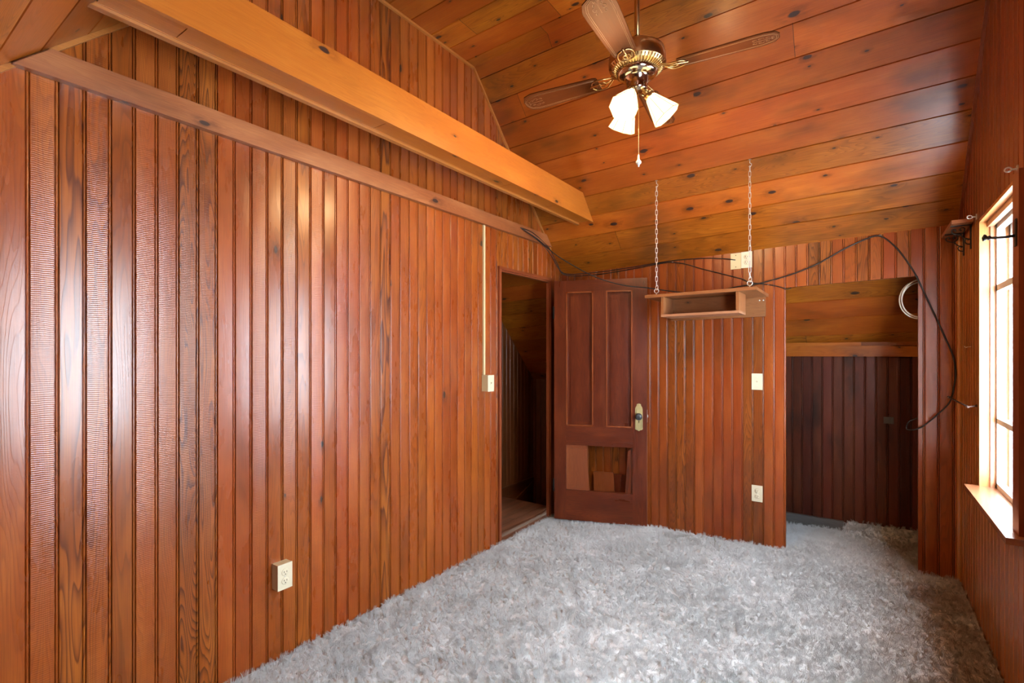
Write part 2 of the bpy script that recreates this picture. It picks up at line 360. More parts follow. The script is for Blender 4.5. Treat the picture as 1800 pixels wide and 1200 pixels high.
# hall beyond the doorway
HX = -3.12; HE = 4.9; HN = 2.3
hallceil = lambda y: 6.2115-KF*y+.0266*HX+.04
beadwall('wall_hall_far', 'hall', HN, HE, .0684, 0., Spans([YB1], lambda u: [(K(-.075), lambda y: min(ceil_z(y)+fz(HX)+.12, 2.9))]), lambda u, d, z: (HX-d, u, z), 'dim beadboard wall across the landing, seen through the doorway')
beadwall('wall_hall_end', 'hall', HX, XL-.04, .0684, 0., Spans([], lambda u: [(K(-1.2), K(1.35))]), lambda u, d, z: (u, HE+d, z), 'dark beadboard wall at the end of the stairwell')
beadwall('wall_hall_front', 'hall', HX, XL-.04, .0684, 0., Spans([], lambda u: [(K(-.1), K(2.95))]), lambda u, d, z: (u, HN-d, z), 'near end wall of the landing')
mb = MB(); mb.box((HX-.15, HN-.12, -1.3), (XL-.041, HE+.12, -1.2)); mb.box((HX-.15, HN-.12, 3.1), (XL-.05, HE+.12, 3.15)); mb.box((HX-.15, HE+.045, -1.2), (XL-.041, HE+.12, 3.1)); mb.box((HX-.15, HN-.12, -1.2), (HX-.045, HE+.12, 3.1)); mb.box((HX-.15, HN-.12, -1.2), (XL-.05, HN-.045, 3.1)); mb.box((XL-.08, HN-.1, -1.2), (XL-.045, YB+.05, -.06))  # unseen outer shell added to stop sky light leaking into the hall
tag(mb.build('wall_hall_light_shell', 'sub'), 'added shell keeping sky light out of the landing and stairwell', 'wall', kind='structure')
mb = MB(); mb.box((XL-.075, YB+.05, -1.2), (XL-.041, HE, 2.2)); mb.build('wall_hall_right', 'hall'); tag(bpy.data.objects['wall_hall_right'], 'side wall of the stairwell behind the door jamb', 'wall', kind='structure')

# ------------------------------------------------------------------ plank ceilings
def planks(name, mat, path, x0, x1, label, w=.171, phase=0., th=.03, groove=.007, lift=0.):
    """boards run along X; path = [(y,z)...] profile"""
    mb = MB(); P = [Vector((0, y, z)) for y, z in path]
    s0 = phase
    for a, b in zip(P, P[1:]):
        L = (b-a).length; t = (b-a).normalized(); nrm = Vector((0, -t.z, t.y))
        if nrm.z < 0: nrm = -nrm                                  # pointing up, out of the room
        ss = [(0, 0)]; k = math.ceil((s0+1e-4)/w)
        while k*w < s0+L-1e-4:
            c = k*w-s0
            for q in ((c-.0030, 0), (c-.0010, groove), (c+.0012, groove), (c+.0050, 0)):
                if 0 < q[0] < L: ss.append(q)
            k += 1
        ss.append((L, 0)); xs = (x0, x1)
        for (sa, da), (sb, db) in zip(ss, ss[1:]):
            pa = a+t*sa+nrm*da; pb = a+t*sb+nrm*db
            q = [Vector((xs[0], pa.y, pa.z+fz(xs[0]))), Vector((xs[1], pa.y, pa.z+fz(xs[1]))), Vector((xs[1], pb.y, pb.z+fz(xs[1]))), Vector((xs[0], pb.y, pb.z+fz(xs[0])))]
            mb.poly(q, [(xs[0], s0+sa), (xs[1], s0+sa), (xs[1], s0+sb), (xs[0], s0+sb)])
        u = nrm*th; q = [Vector((x, p.y, p.z+fz(x)))+u for x, p in ((x0, a), (x1, a), (x1, b), (x0, b))]; mb.poly(q[::-1], [(0,0)]*4)
        s0 += L
    o = mb.build(name, mat); tag(o, label, 'ceiling', kind='structure'); return o
sl = 1/math.cos(math.atan(KF)); Lf = (YB-YB1)*sl
# phase chosen so that a full board ends on the back wall
pn = (YB0-(-.66))/cos(math.atan(KN)); tot = pn+(YB1-YB0)+Lf
planks('ceiling', 'ceil', [(-.66, ceil_z(-.66)), (YB0, ZC), (YB1, ZC), (YB, ceil_z(YB)), (YA+.04, ceil_z(YA+.04))], XL-.0, XR+.0, 'knotty pine plank ceiling sloping down to the back wall', phase=.171-(tot % .171))
planks('ceiling_closet', 'ceil', [(YB+.036, ceil_z(YB+.036)), (YA+.04, ceil_z(YA+.04))], XR+.001, AL1, 'sloping plank ceiling over the closet corner')
planks('ceiling_hall', 'ceil', [(HN, 2.9+.08), (2.72, 2.92), (3.02, ceil_z(3.02)+.0), (HE, ceil_z(HE)+.0)], HX, XL-.041, 'sloping plank ceiling over the landing', phase=.05)

# ------------------------------------------------------------------ floors
mb = MB(); mb.hexa([(NX0-.25,-.7,-.06+fz(-1.4)),(.6,-.7,-.06+fz(.6)),(.6,YA+.05,-.06+fz(.6)),(XL-.04,YA+.05,-.06+fz(XL)),
    (NX0-.25,-.7,-.03+fz(-1.4)),(.6,-.7,-.03+fz(.6)),(.6,YA+.05,-.03+fz(.6)),(XL-.04,YA+.05,-.03+fz(XL))], 1)
mb.v = [(XL-.0 if (abs(v[0]-(NX0-.25)) < 1e-6) else v[0], v[1], (v[2] if abs(v[0]-(NX0-.25)) > 1e-6 else v[2]-fz(-1.4)+fz(XL))) for v in mb.v]
tag(mb.build('floor', 'sub'), 'room floor under the shag carpet', 'floor', kind='structure')
# landing floor: boards along Y
mb = MB(); hz = fz(XL)-.012
x = HX
while x < XL-.045:
    x2 = min(x+.085, XL-.045); mb.box((x+.0008, HN, hz-.025), (x2-.0008, 4.02, hz), 1, random.random()*5); x = x2
for i in range(0, len(mb.uv)): pass
tag(mb.build('floor_landing', 'hfloor'), 'worn brown board floor of the landing beyond the doorway', 'floor', kind='structure')
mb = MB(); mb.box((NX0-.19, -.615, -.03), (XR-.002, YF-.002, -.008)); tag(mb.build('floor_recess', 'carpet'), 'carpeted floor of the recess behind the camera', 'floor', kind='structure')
# carpet: one lumpy pile surface with strands
def in_carpet(x, y):
    if XL+.003 < x < XR-.003 and YF+.003 < y < YB-.003: return True
    if AX0+.003 < x < AX1-.003 and YB-.01 <= y < YB+.04: return True
    return AL0+.01 < x < AL1-.01 and YB+.036 < y < YA-.004
def crumple(x, y):
    v = .5+.5*noise.noise((x*1.1, y*1.1, 3.3)); m = max(0, min(1, (v-.30)*2.2))
    r = 1-abs(noise.noise((x*9, y*9, 1.)))*2.4
    r2 = 1-abs(noise.noise((x*21+3, y*21, 8.)))*2.2
    g = .012*m*(-max(0, r)**4*1.5-1.0*max(0, r2)**4)+.004*noise.noise((x*3.1, y*3.1, 5))+.003*noise.noise((x*24, y*24, 1))+.0018*noise.noise((x*70, y*70, 7))
    # the closet carpet rides up against its rear wall where the base board is missing
    if y > 4.36 and x > -.12: g += .075*min(1, (y-4.36)/.24)**1.6*max(0, min(1, (x+.12)/.03))
    return g+fold(x, y)
def floor_pt(px, py): d = ray(px, py); p = EYE+d*(-H/d.z); return Vector((p.x, p.y))
PATCH = [floor_pt(*q) for q in ((1128, 1034), (1092, 1056), (1183, 1092), (1214, 1064))]
def fold(x, y):   # cut edge of a patch in the pile
    q = Vector((x, y)); m = 9.
    if not (min(p.x for p in PATCH)-.05 < x < max(p.x for p in PATCH)+.05 and min(p.y for p in PATCH)-.05 < y < max(p.y for p in PATCH)+.05): return 0.
    for a, b in zip(PATCH, PATCH[1:]):
        t = max(0, min(1, (q-a).dot(b-a)/(b-a).length_squared)); m = min(m, (q-(a+(b-a)*t)).length)
    return -.013*max(0, 1-m/.013)
mb = MB(); st = .0072; nx = int((AL1-XL)/st); ny = int((YA+.6)/st); idx = {}
vs = []; fs = []
for j in range(ny+1):
    for i in range(nx+1):
        x = XL+i*st; y = -.6+j*st
        if in_carpet(x, y): idx[(i, j)] = len(vs); vs.append((x, y, fz(x)-.006+crumple(x, y)))
for (i, j), k in idx.items():
    a = idx.get((i+1, j)); b = idx.get((i+1, j+1)); c = idx.get((i, j+1))
    if a is not None and b is not None and c is not None: fs.append((k, a, b, c))
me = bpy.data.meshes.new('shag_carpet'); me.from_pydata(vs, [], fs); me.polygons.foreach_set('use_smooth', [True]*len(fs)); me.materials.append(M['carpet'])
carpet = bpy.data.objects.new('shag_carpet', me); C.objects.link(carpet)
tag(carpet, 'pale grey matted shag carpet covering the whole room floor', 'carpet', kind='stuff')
HAIR = 85000
carpet.modifiers.new('pile', 'PARTICLE_SYSTEM'); ps = carpet.particle_systems[0].settings
ps.type = 'HAIR'; ps.count = HAIR; ps.hair_length = .0065; ps.hair_step = 2; ps.render_step = 2; ps.use_advanced_hair = True
ps.normal_factor = .6/100*0+.004; ps.factor_random = .0042; ps.brownian_factor = .0
ps.root_radius = 1.; ps.tip_radius = .5; ps.radius_scale = .0008; ps.use_hair_bspline = False; ps.display_step = 2
ps.child_type = 'SIMPLE'; ps.rendered_child_count = 9; ps.child_percent = 2; ps.child_radius = .009; ps.clump_factor = 0.; ps.clump_shape = -.2; ps.roughness_2 = .002; ps.roughness_endpoint = .003; ps.child_length = .9; carpet.show_instancer_for_render = True

# ------------------------------------------------------------------ trims
def bar(mb, a, b, wv, hv, g=1):
    """box beam from a to b with cross vectors wv, hv"""
    a, b, wv, hv = map(Vector, (a, b, wv, hv)); mb.hexa([a, a+wv, b+wv, b, a+hv, a+wv+hv, b+wv+hv, b+hv], g)
tn = 0
def trim(mb, mat, label, bevel=0.):
    global tn; tn += 1
    return tag(mb.build('trim_%d' % tn, mat, bevel=bevel), label, 'trim', kind='structure')
def gable(x, s, mat, name, y0, y1):
    mb = MB(); pts = [(y0, ceil_z(y0)), (YB0, ZC), (YB1, ZC), (y1, ceil_z(y1))]
    for (ya, za), (yb, zb) in zip(pts, pts[1:]):
        t = Vector((0, yb-ya, zb-za)).normalized(); dn = Vector((0, -t.z, t.y)); dn = -dn if dn.z > 0 else dn
        bar(mb, (x, ya, za+fz(x)), (x, yb, zb+fz(x)), (s*.013, 0, 0), dn*.015)
    trim(mb, mat, name, .003)
gable(XL, 1, 'moulding', 'thin pale moulding where the left gable wall meets the ceiling', .3, 3.765)
gable(XR, -1, 'redtrim', 'thin reddish moulding where the right gable wall meets the ceiling', .3, YB)
# horizontal batten across the left wall, cut to the slopes
zb0, zb1 = 2.262, 2.352
yn = lambda z: YB0-(ZC-(z-fz(XL)))/KN; yf = lambda z: YB1+(ZC-(z-fz(XL)))/KF
mb = MB(); mb.prism([(XL+.001, yn(zb0)+.01, zb0), (XL+.001, yf(zb0)-.01, zb0), (XL+.001, yf(zb1)-.01, zb1), (XL+.001, yn(zb1)+.01, zb1)], (.03, 0, 0), 1)
trim(mb, 'batten', 'rough weathered batten running level across the left wall', .003)
# corner moulding at the right end of the back wall
mb = MB(); mb.lathe([(.016, fz(XR)-.01), (.016, ceil_z(YB)-.01)], (XR-.004, YB-.012, 0), seg=12); trim(mb, 'moulding', 'pale vertical corner moulding between back wall and window wall')
# closet opening edge strip + frieze inside closet
mb = MB(); mb.box((AL0+.005, YA-.02, 1.322), (AL1-.005, YA, 1.405), 0); mb.box((AL0+.005, YA-.035, 1.405), (AL1-.005, YA, 1.43), 0)
trim(mb, 'ceil', 'pine frieze board under the slope inside the closet', .002)
mb = MB(); mb.box((AL0+.01, YA-.03, fz(-.5)-.03), (-.115, YA, fz(-.5)+.075), 0)
tag(mb.build('baseboard_closet', 'grey', bevel=.003), 'short scuffed grey baseboard on the closet rear wall', 'baseboard', kind='structure')
# door casing + jamb in left wall
mb = MB(); zf = fz(XL)-.03
for y in (DY0, DY1): 
    s = 1 if y == DY0 else -1
    mb.box((XL-.024, min(y, y+s*.012), zf), (XL+.006, max(y, y+s*.012), DZ), 2)
    mb.box((XL+.0, min(y-s*.022, y+s*.004), zf), (XL+.018, max(y-s*.022, y+s*.004), DZ+.018), 2)
mb.box((XL-.024, DY0+.0005, DZ-.012), (XL+.0055, DY1-.0005, DZ+.0005), 1); mb.box((XL, DY0-.0225, DZ-.002), (XL+.0185, DY1+.0225, DZ+.0225), 1)
trim(mb, 'redtrim', 'dark red door frame set in the left wall', .002)
mb = MB(); mb.box((XL-.1, DY0+.016, fz(XL)-.035), (XL-.0, DY1-.012, fz(XL)-.004), 1); trim(mb, 'hfloor', 'worn wooden threshold of the doorway', .004)
# stairwell bits
mb = MB(); mb.box((HX-.03, 4.02, -1.2), (HX-.002, HE, -.08), 1); mb.box((HX, 4.02, -1.2), (XL-.075, 4.045, hz-.03), 0); mb.box((HX-.02, HN, -.1), (HX+.012, 4.02, -.06), 1)
tag(mb.build('wall_stairwell', 'hall'), 'boarding of the dark stairwell below the landing', 'wall', kind='structure')
mb = MB(); mb.prism([(HX, 4.03, -.42), (HX, 4.88, -.12), (HX, 4.88, -.16), (HX, 4.03, -.46)], (.02, 0, 0), 1); mb.box((HX, 4.03, -.1), (HX+.02, 4.88, -.075), 1)
trim(mb, 'hall', 'skirt moulding down the stairwell wall', .002)

# ------------------------------------------------------------------ windows
def window(n, y0, y1, label):
    root = empty('window_%d' % n, (XR, (y0+y1)/2, WZ0)); tag(root, label, 'window', kind='structure')
    o = Vector(root.location); xg = XR+.062
    def B(name, mat, boxes, bev=.002):
        mb = MB()
        for a, b, g in boxes: mb.box(Vector(a)-o, Vector(b)-o, g)
        return mb.build(name, mat, root, bev)
    B('jamb', 'jamb', [((XR+.001, y0, WZ0), (XR+.11, y0+.014, WZ1), 2), ((XR+.001, y1-.014, WZ0), (XR+.11, y1, WZ1), 2), ((XR+.001, y0, WZ1-.016), (XR+.11, y1, WZ1), 1)])
    B('casing', 'redtrim', [((XR-.014, y0-.09, WZ0), (XR, y0+.002, WZ1+.0), 2)]) if n == 1 else None
    B('sill', 'sill', [((XR-.055, y0-.13, WZ0-.004), (XR+.11, y1+.0, WZ0+.02), 1)], .004)
    B('parting_stop', 'edge', [((XR+.04, y0+.014, WZ0+.02), (XR+.052, y0+.03, WZ1-.016), 2), ((XR+.04, y1-.024, WZ0+.02), (XR+.052, y1-.014, WZ1-.016), 2), ((XR+.03, y0+.014, WZ1-.045), (XR+.052, y1-.014, WZ1-.016), 1)])
    sb = B('sash', 'sash', [((xg, y0+.014, WZ0+.02), (xg+.03, y0+.05, WZ1-.016), 2), ((xg, y1-.032, WZ0+.02), (xg+.03, y1-.014, WZ1-.016), 2),
        ((xg, y0+.014, WZ0+.02), (xg+.03, y1-.014, WZ0+.045), 1), ((xg, y0+.014, WZ1-.06), (xg+.03, y1-.014, WZ1-.016), 1),
        ((xg, y0+.014, 1.652), (xg+.03, y1-.014, 1.682), 1), ((xg, y0+.014, 1.005), (xg+.03, y1-.014, 1.03), 1)])
    mb = MB(); mb.box(Vector((xg+.012, y0+.03, WZ0+.03))-o, Vector((xg+.016, y1-.03, WZ1-.03))-o); mb.build('pane', 'glass', sb)
    B('storm_frame', 'paint', [((xg+.045, y0+.014, WZ0), (xg+.06, y0+.06, WZ1), 2), ((xg+.045, y1-.045, WZ0), (xg+.06, y1, WZ1), 2), ((xg+.045, y0, WZ1-.10), (xg+.06, y1, WZ1), 1)])
window(1, *W1, 'tall bright window in the right wall with wooden sill')
window(2, *W2, 'second window in the right wall, nearer the camera')

# ------------------------------------------------------------------ box beam
bx0, bx1, bz0, bz1 = -1.894, -1.753, 2.388, 2.575
zb = bz0
root = empty('ceiling_beam', ((bx0+bx1)/2, 2.1, bz0)); tag(root, 'long orange pine box beam spanning the room below the ceiling', 'beam'); o = Vector(root.location)
ynb = lambda z, x: YB0-(ZC-(z-fz(x)))/KN; yfb = lambda z, x: YB1+(ZC-(z-fz(x)))/KF
def bprism(name, mat, x0, x1, z0, z1, bev=.002):
    x = x0; mb = MB(); mb.prism([Vector((x0, ynb(z0, x), z0))-o, Vector((x0, yfb(z0, x), z0))-o, Vector((x0, yfb(z1, x), z1))-o, Vector((x0, ynb(z1, x), z1))-o], (x1-x0, 0, 0), 1)
    return mb.build(name, mat, root, bev)
bprism('face_board', 'beam', bx1-.02, bx1, bz0, bz1)
bprism('rear_board', 'beam', bx0+.004, bx0+.022, bz0+.006, bz1)
bprism('top_board', 'beam', bx0+.004, bx1-.02, bz1-.018, bz1)
ys = [ynb(bz0+.01, bx0), .73, 1.55, 2.55, 3.1, yfb(bz0+.01, bx0)-.01]
for a, b in zip(ys, ys[1:]):
    mb = MB(); mb.box(Vector((bx0+.022, a+.0015, bz0+.008))-o, Vector((bx1-.02, b-.0015, bz0+.026))-o, 1); mb.build('underside_board', 'beam', root, .001)
bprism('edge_moulding', 'moulding', bx0-.006, bx0+.018, bz0-.004, bz0+.008, .002)

# ------------------------------------------------------------------ door leaf
HP = Vector((-2.118, 3.654, 0)); EP = Vector((-1.408, 3.902, 0)); DW = (EP-HP).length; DA = math.atan2(EP.y-HP.y, EP.x-HP.x)
door = empty('door_1', (HP.x, HP.y, -.035), DA); tag(door, 'old dark panelled door swung open with a broken-out lower panel', 'door', kind='structure')
dn = Vector((sin(DA), -cos(DA), 0)); dz0 = -.035
def lf(px, py):
    r = ray(px, py); d = (HP-EYE).dot(dn)/r.dot(dn); p = EYE+r*d; return (Vector((p.x, p.y, 0))-HP).dot((EP-HP).normalized()), p.z-dz0
uA0 = lf(995, 600)[0]; uA1 = lf(1043, 600)[0]; uB0 = lf(1065, 600)[0]; uB1 = lf(1112, 600)[0]
zTop = 1.985; zP1 = lf(1055, 511)[1]; zP0 = lf(1055, 750)[1]; zL1 = lf(1050, 784)[1]; zL0 = lf(1050, 864)[1]; TH = .036
lipz = .008
def D(name, mat, boxes, bev=.002, par=door):
    mb = MB()
    for a, b, g in boxes: mb.box(a, b, g)
    return mb.build(name, mat, par, bev)
D('stile', 'door', [((0, 0, 0.0), (uA0, TH, zTop), 2)]); D('stile', 'door', [((uB1, 0, -.0), (DW, TH, zTop), 2)]); D('mullion', 'door', [((uA1, 0, zP0), (uB0, TH, zP1), 2)])
D('top_rail', 'door', [((uA0, 0, zP1), (uB1, TH, zTop), 0)]); D('lock_rail', 'door', [((uA0, 0, zL1), (uB1, TH, zP0), 0)]); D('bottom_rail', 'door', [((uA0, 0, 0), (uB1, TH, zL0), 0)])
for a, b in ((uA0, uA1), (uB0, uB1)):
    D('panel', 'door', [((a, .022, zP0), (b, .030, zP1), 2), ((a+.036, .015, zP0+.036), (b-.036, .024, zP1-.036), 2)], .004)
    mb = MB()
    for (x0, z0, x1, z1) in ((a, zP0, a+.012, zP1), (b-.012, zP0, b, zP1), (a, zP0, b, zP0+.012), (a, zP1-.012, b, zP1)):
        mb.box((x0, -.005, z0), (x1, .023, z1), 2 if z1-z0 > x1-x0 else 0)
    mb.build('panel_moulding', 'doormould', door, .0055)
uH0 = lf(1032, 820)[0]; uH1 = lf(1036, 860)[0]
mb = MB(); mb.prism([(uA0, .024, zL0), (uA0, .024, zL1), (uH0, .024, zL1), (uH0+.003, .024, (zL0+zL1)/2), (uH1, .024, zL0)], (0, -.012, 0), 2)
mb.prism([(uA0+.035, .013, zL0+.035), (uA0+.035, .013, zL1-.03), (uH0-.004, .013, zL1-.03), (uH1-.004, .013, zL0+.035)], (0, -.006, 0), 2)
mb.build('broken_panel', 'panelnew', door, .002)['label'] = 'split remainder of the lower door panel'
mb = MB(); uS = lf(1101, 820)[0]; mb.prism([(uS-.01, .026, zL0), (uS+.012, .026, zL1-.03), (uB1, .026, zL1), (uB1, .026, zL0)], (0, -.014, 0), 2); mb.build('panel_splinter', 'door', door, .002)
D('edge_wear', 'edge', [((DW-.0005, .004, .0), (DW+.0012, TH-.003, .82), 2)], 0)['label'] = 'worn bare wood along the lower lock edge'
# lock plate and knob
ku, kz = lf(1123, 731); pz1 = lf(1123, 709)[1]; pz0 = lf(1123, 757)[1]
mb = MB(); hw = .029; P = []
for x, z in ((-hw, pz0+.014), (-hw, pz1-.045), (-hw+.003, pz1-.03), (-.018, pz1-.02), (-.016, pz1-.006), (-.007, pz1-.002), (0, pz1), (.007, pz1-.002), (.016, pz1-.006), (.018, pz1-.02), (hw-.003, pz1-.03), (hw, pz1-.045), (hw, pz0+.014), (hw-.006, pz0+.008), (.012, pz0+.007), (.006, pz0), (-.006, pz0), (-.012, pz0+.007), (-hw+.006, pz0+.008)): P.append((ku+x, 0, z))
mb.prism(P[::-1], (0, -.004, 0), 2); plate = mb.build('lock_plate', 'oldbrass', door, .0012); plate['label'] = 'ornate aged brass escutcheon plate'
mb = MB()
mb.tube([(ku-.02, -.005, pz0+.02), (ku-.02, -.005, pz1-.045), (ku+.02, -.005, pz1-.045), (ku+.02, -.005, pz0+.02)], .0022, 6, True)
for s in (-1, 1):
    mb.tube(spline([(ku+s*.004, -.005, pz1-.04), (ku+s*.015, -.0055, pz1-.034), (ku+s*.014, -.0055, pz1-.022), (ku+s*.005, -.0055, pz1-.02), (ku+s*.006, -.0055, pz1-.03)], 6), .0018, 6)
mb.lathe([(0, .004), (.004, .002), (.005, 0)], (ku, -.004, pz1-.01), (0, -1, 0), 10); mb.build('scrollwork', 'oldbrass', plate)
mb = MB(); kh = lf(1123, 741)[1]; mb.lathe([(0, .0006), (.0042, .0006), (.0042, 0)], (ku, -.0042, kh+.004), (0, -1, 0), 14); mb.box((ku-.002, -.0049, kh-.011), (ku+.002, -.004, kh+.003)); mb.build('keyhole', 'hole', plate)
mb = MB(); mb.lathe([(.012, 0), (.012, .006), (.008, .01), (.008, .03), (.013, .034), (.024, .038), (.0285, .046), (.027, .056), (.018, .062), (.01, .0635), (0, .064)], (ku, -.003, kz), (0, -1, 0), 28); mb.build('door_knob', 'knob', door)['label'] = 'dark round door knob'
mb = MB(); mb.box((DW-.001, .006, kz-.05), (DW+.0015, TH-.006, kz+.05)); mb.box((DW, .01, kz-.01), (DW+.008, .024, kz+.01)); mb.build('latch', 'steel', door, .001)
for hh in (.28, 1.72):
    mb = MB(); mb.tube([(-.004, -.004, hh-.05), (-.004, -.004, hh+.05)], .0065, 10); mb.lathe([(0,.008),(.004,.005),(.003,0)], (-.004,-.004,hh+.05)); mb.box((-.014, .004, hh-.045), (.0, .007, hh+.045)); mb.build('hinge', 'hole', door)
mb = MB(); hx, hzz = lf(1135, 499); mb.tube(spline([(hx-.01, -.001, hzz+.02), (hx-.01, -.012, hzz+.02), (hx-.01, -.016, hzz+.008), (hx-.012, -.010, hzz-.004), (hx-.013, -.001, hzz-.003)], 5), .0013, 6); mb.build('wire_hook', 'steel', door)
# boards leaning behind the door
for name, pts, yy, lab, mt in (
    ('wood_panel', ((1044, 828), (1079, 830), (1083, 902), (1046, 902)), 3.90, 'broken-off panel piece leaning on the wall, left behind the door hole', 'panelnew'),
    ('wood_panel', ((1078, 832), (1094, 833), (1084, 902), (1078, 902)), 3.915, 'narrow slanted offcut between the panel piece and the dark board', 'door'),
    ('wood_panel', ((1092, 834), (1108, 836), (1110, 902), (1086, 902)), 3.93, 'dark wood offcut at the right behind the door hole', 'door')):
    P = [onY(px, py, yy+(.03 if py < 850 else 0)) for px, py in pts]
    for p in P[2:]: p.z = fz(p.x)+.006
    c = (P[2]+P[3])/2; mb = MB(); mb.prism([p-c for p in P], (0, -.012, 0), 2); tag(mb.build(name, mt, bevel=.0015, loc=c), lab, 'board', 'wood offcuts behind the door')

# ------------------------------------------------------------------ wall plates
def frame(loc, facing):
    """empty whose local -Y faces the room"""
    return empty_named(loc, facing)
def plate_obj(name, label, cat, loc, rz, depth, kind, mat='ivory', w=.071, h=.116, surf=0., group=None):
    r = empty(name, loc, rz); tag(r, label, cat, group)
    if surf:
        mb = MB(); mb.box((-w/2+.001, -surf, -h/2+.001), (w/2-.001, 0, h/2-.001)); mb.build('box', mat if mat != 'ivory' else 'cream', r, .003)
    y = -surf
    mb = MB(); mb.box((-w/2, y-.005, -h/2), (w/2, y-.0002, h/2)); mb.build('cover_plate', mat, r, .0022)
    y -= .005
    if kind == 'duplex':
        for s in (-1, 1):
            mb = MB(); mb.lathe([(.0168, 0), (.0168, .0022), (.0155, .003), (0, .003)], (0, y+.0002, s*.0195), (0, -1, 0), 24, lambda a, q, z: 1); f = mb.build('receptacle', mat, r)
            mb = MB()
            for q in (-1, 1): mb.box((q*.0063-.0011, y-.0034, s*.0195-.001), (q*.0063+.0011, y-.0028, s*.0195+.0065))
            mb.lathe([(0, .0034), (.0023, .0034), (.0023, .0028)], (0, y, s*.0195-.008), (0, -1, 0), 10); mb.build('slots', 'hole', f)
        sc = [0]
    elif kind == 'switch':
        mb = MB(); mb.box((-.005, y-.0015, -.012), (.005, y+.001, .012)); mb.build('switch_frame', mat, r, .0005)
        mb = MB(); mb.hexa([(-.0035,y,-.005),(.0035,y,-.005),(.0035,y,.004),(-.0035,y,.004),(-.003,y-.010,.004),(.003,y-.010,.004),(.003,y-.011,.009),(-.003,y-.011,.009)]); mb.build('toggle', mat, r, .0006)
        sc = [-.03, .03]
    else: sc = [-.042, .042]
    for z in sc:
        mb = MB(); mb.lathe([(0, .0015), (.0025, .001), (.003, 0)], (0, y+.0001, z), (0, -1, 0), 10); mb.build('screw', 'steel' if kind != 'blank' else 'hole', r)
    return r
LZ = pi/2    # on the left wall: local -Y -> +X
plate_obj('electrical_outlet', 'ivory surface-mounted duplex outlet low on the left wall above the carpet', 'outlet', (XL+.001, 1.294, .326), LZ, .05, 'duplex', surf=.045)
plate_obj('light_switch', 'cream surface-mounted switch box below the raceway beside the doorway', 'switch', (XL+.001, 2.842, 1.134), LZ, .05, 'switch', surf=.052)
plate_obj('light_switch', 'ivory toggle switch plate on the back wall at mid height', 'switch', (-.619, YB-.001, 1.144), 0, 0, 'switch')
plate_obj('electrical_outlet', 'ivory flush duplex outlet low on the back wall', 'outlet', (-.619, YB-.001, .343), 0, 0, 'duplex')
plate_obj('electrical_outlet', 'ivory duplex outlet high on the back wall behind the right chain', 'outlet', (-.688, YB-.001, 2.024), 0, 0, 'duplex')
plate_obj('cable_plate', 'yellowed blank plate with a black cable, left of the high outlet', 'wall plate', (-.7605, YB-.001, 2.021), 0, 0, 'blank', 'cream')
plate_obj('electrical_outlet', 'small dim plate on the dark rear wall of the closet', 'outlet', (.158, YA-.001, .854), 0, 0, 'blank', 'grey', .06, .05)
mb = MB(); yR = onX(851, 500, XL+.01).y; mb.box((XL+.001, yR-.009, 1.193), (XL+.014, yR+.009, zb0-.002)); tag(mb.build('cable_raceway', 'cream', bevel=.003), 'thin cream raceway running down the left wall to the switch box', 'raceway')

# ------------------------------------------------------------------ ceiling fan
fx_, fy_ = -.883, 2.31; fan = empty('ceiling_fan', (fx_, fy_, ZC+fz(fx_))); tag(fan, 'brass four-blade ceiling fan with lit glass shades on a long downrod', 'ceiling fan')
fo = Vector(fan.location); L_ = lambda z: z-fo.z
mb = MB(); mb.lathe([(.0, .0), (.065, -.001), (.062, -.03), (.04, -.055), (.018, -.06)], (0,0,0)); mb.build('canopy', 'brass', fan)
mb = MB(); mb.tube([(0,0,-.05), (0,0,L_(2.80))], .0125, 16); mb.build('downrod', 'brass', fan)
mb = MB(); mb.lathe([(.014, L_(2.86)), (.03, L_(2.85)), (.035, L_(2.815)), (.105, L_(2.80)), (.125, L_(2.785)), (.133, L_(2.755)), (.134, L_(2.725)), (.131, L_(2.716))], (0,0,0), seg=64); mb.build('motor_housing', 'brass', fan)
mb = MB(); mb.lathe([(.131, L_(2.716)), (.118, L_(2.702)), (.092, L_(2.690))], seg=192, mod=lambda a, r, z: 1, smooth=False)
for k in range(48):
    a = 2*pi*k/48; e = Vector((cos(a), sin(a), 0)); mb.tube([e*.130+Vector((0,0,L_(2.714))), e*.116+Vector((0,0,L_(2.699))), e*.093+Vector((0,0,L_(2.688)))], .0028, 6)
mb.build('vent_ring', 'brass', fan)
mb = MB(); mb.lathe([(.094, L_(2.690)), (.096, L_(2.680)), (.082, L_(2.668)), (.062, L_(2.664)), (.052, L_(2.660)), (.05, L_(2.625)), (.047, L_(2.618)), (.049, L_(2.612)), (.043, L_(2.60)), (.025, L_(2.592)), (0, L_(2.590))], seg=48); mb.build('switch_housing', 'chrome', fan)
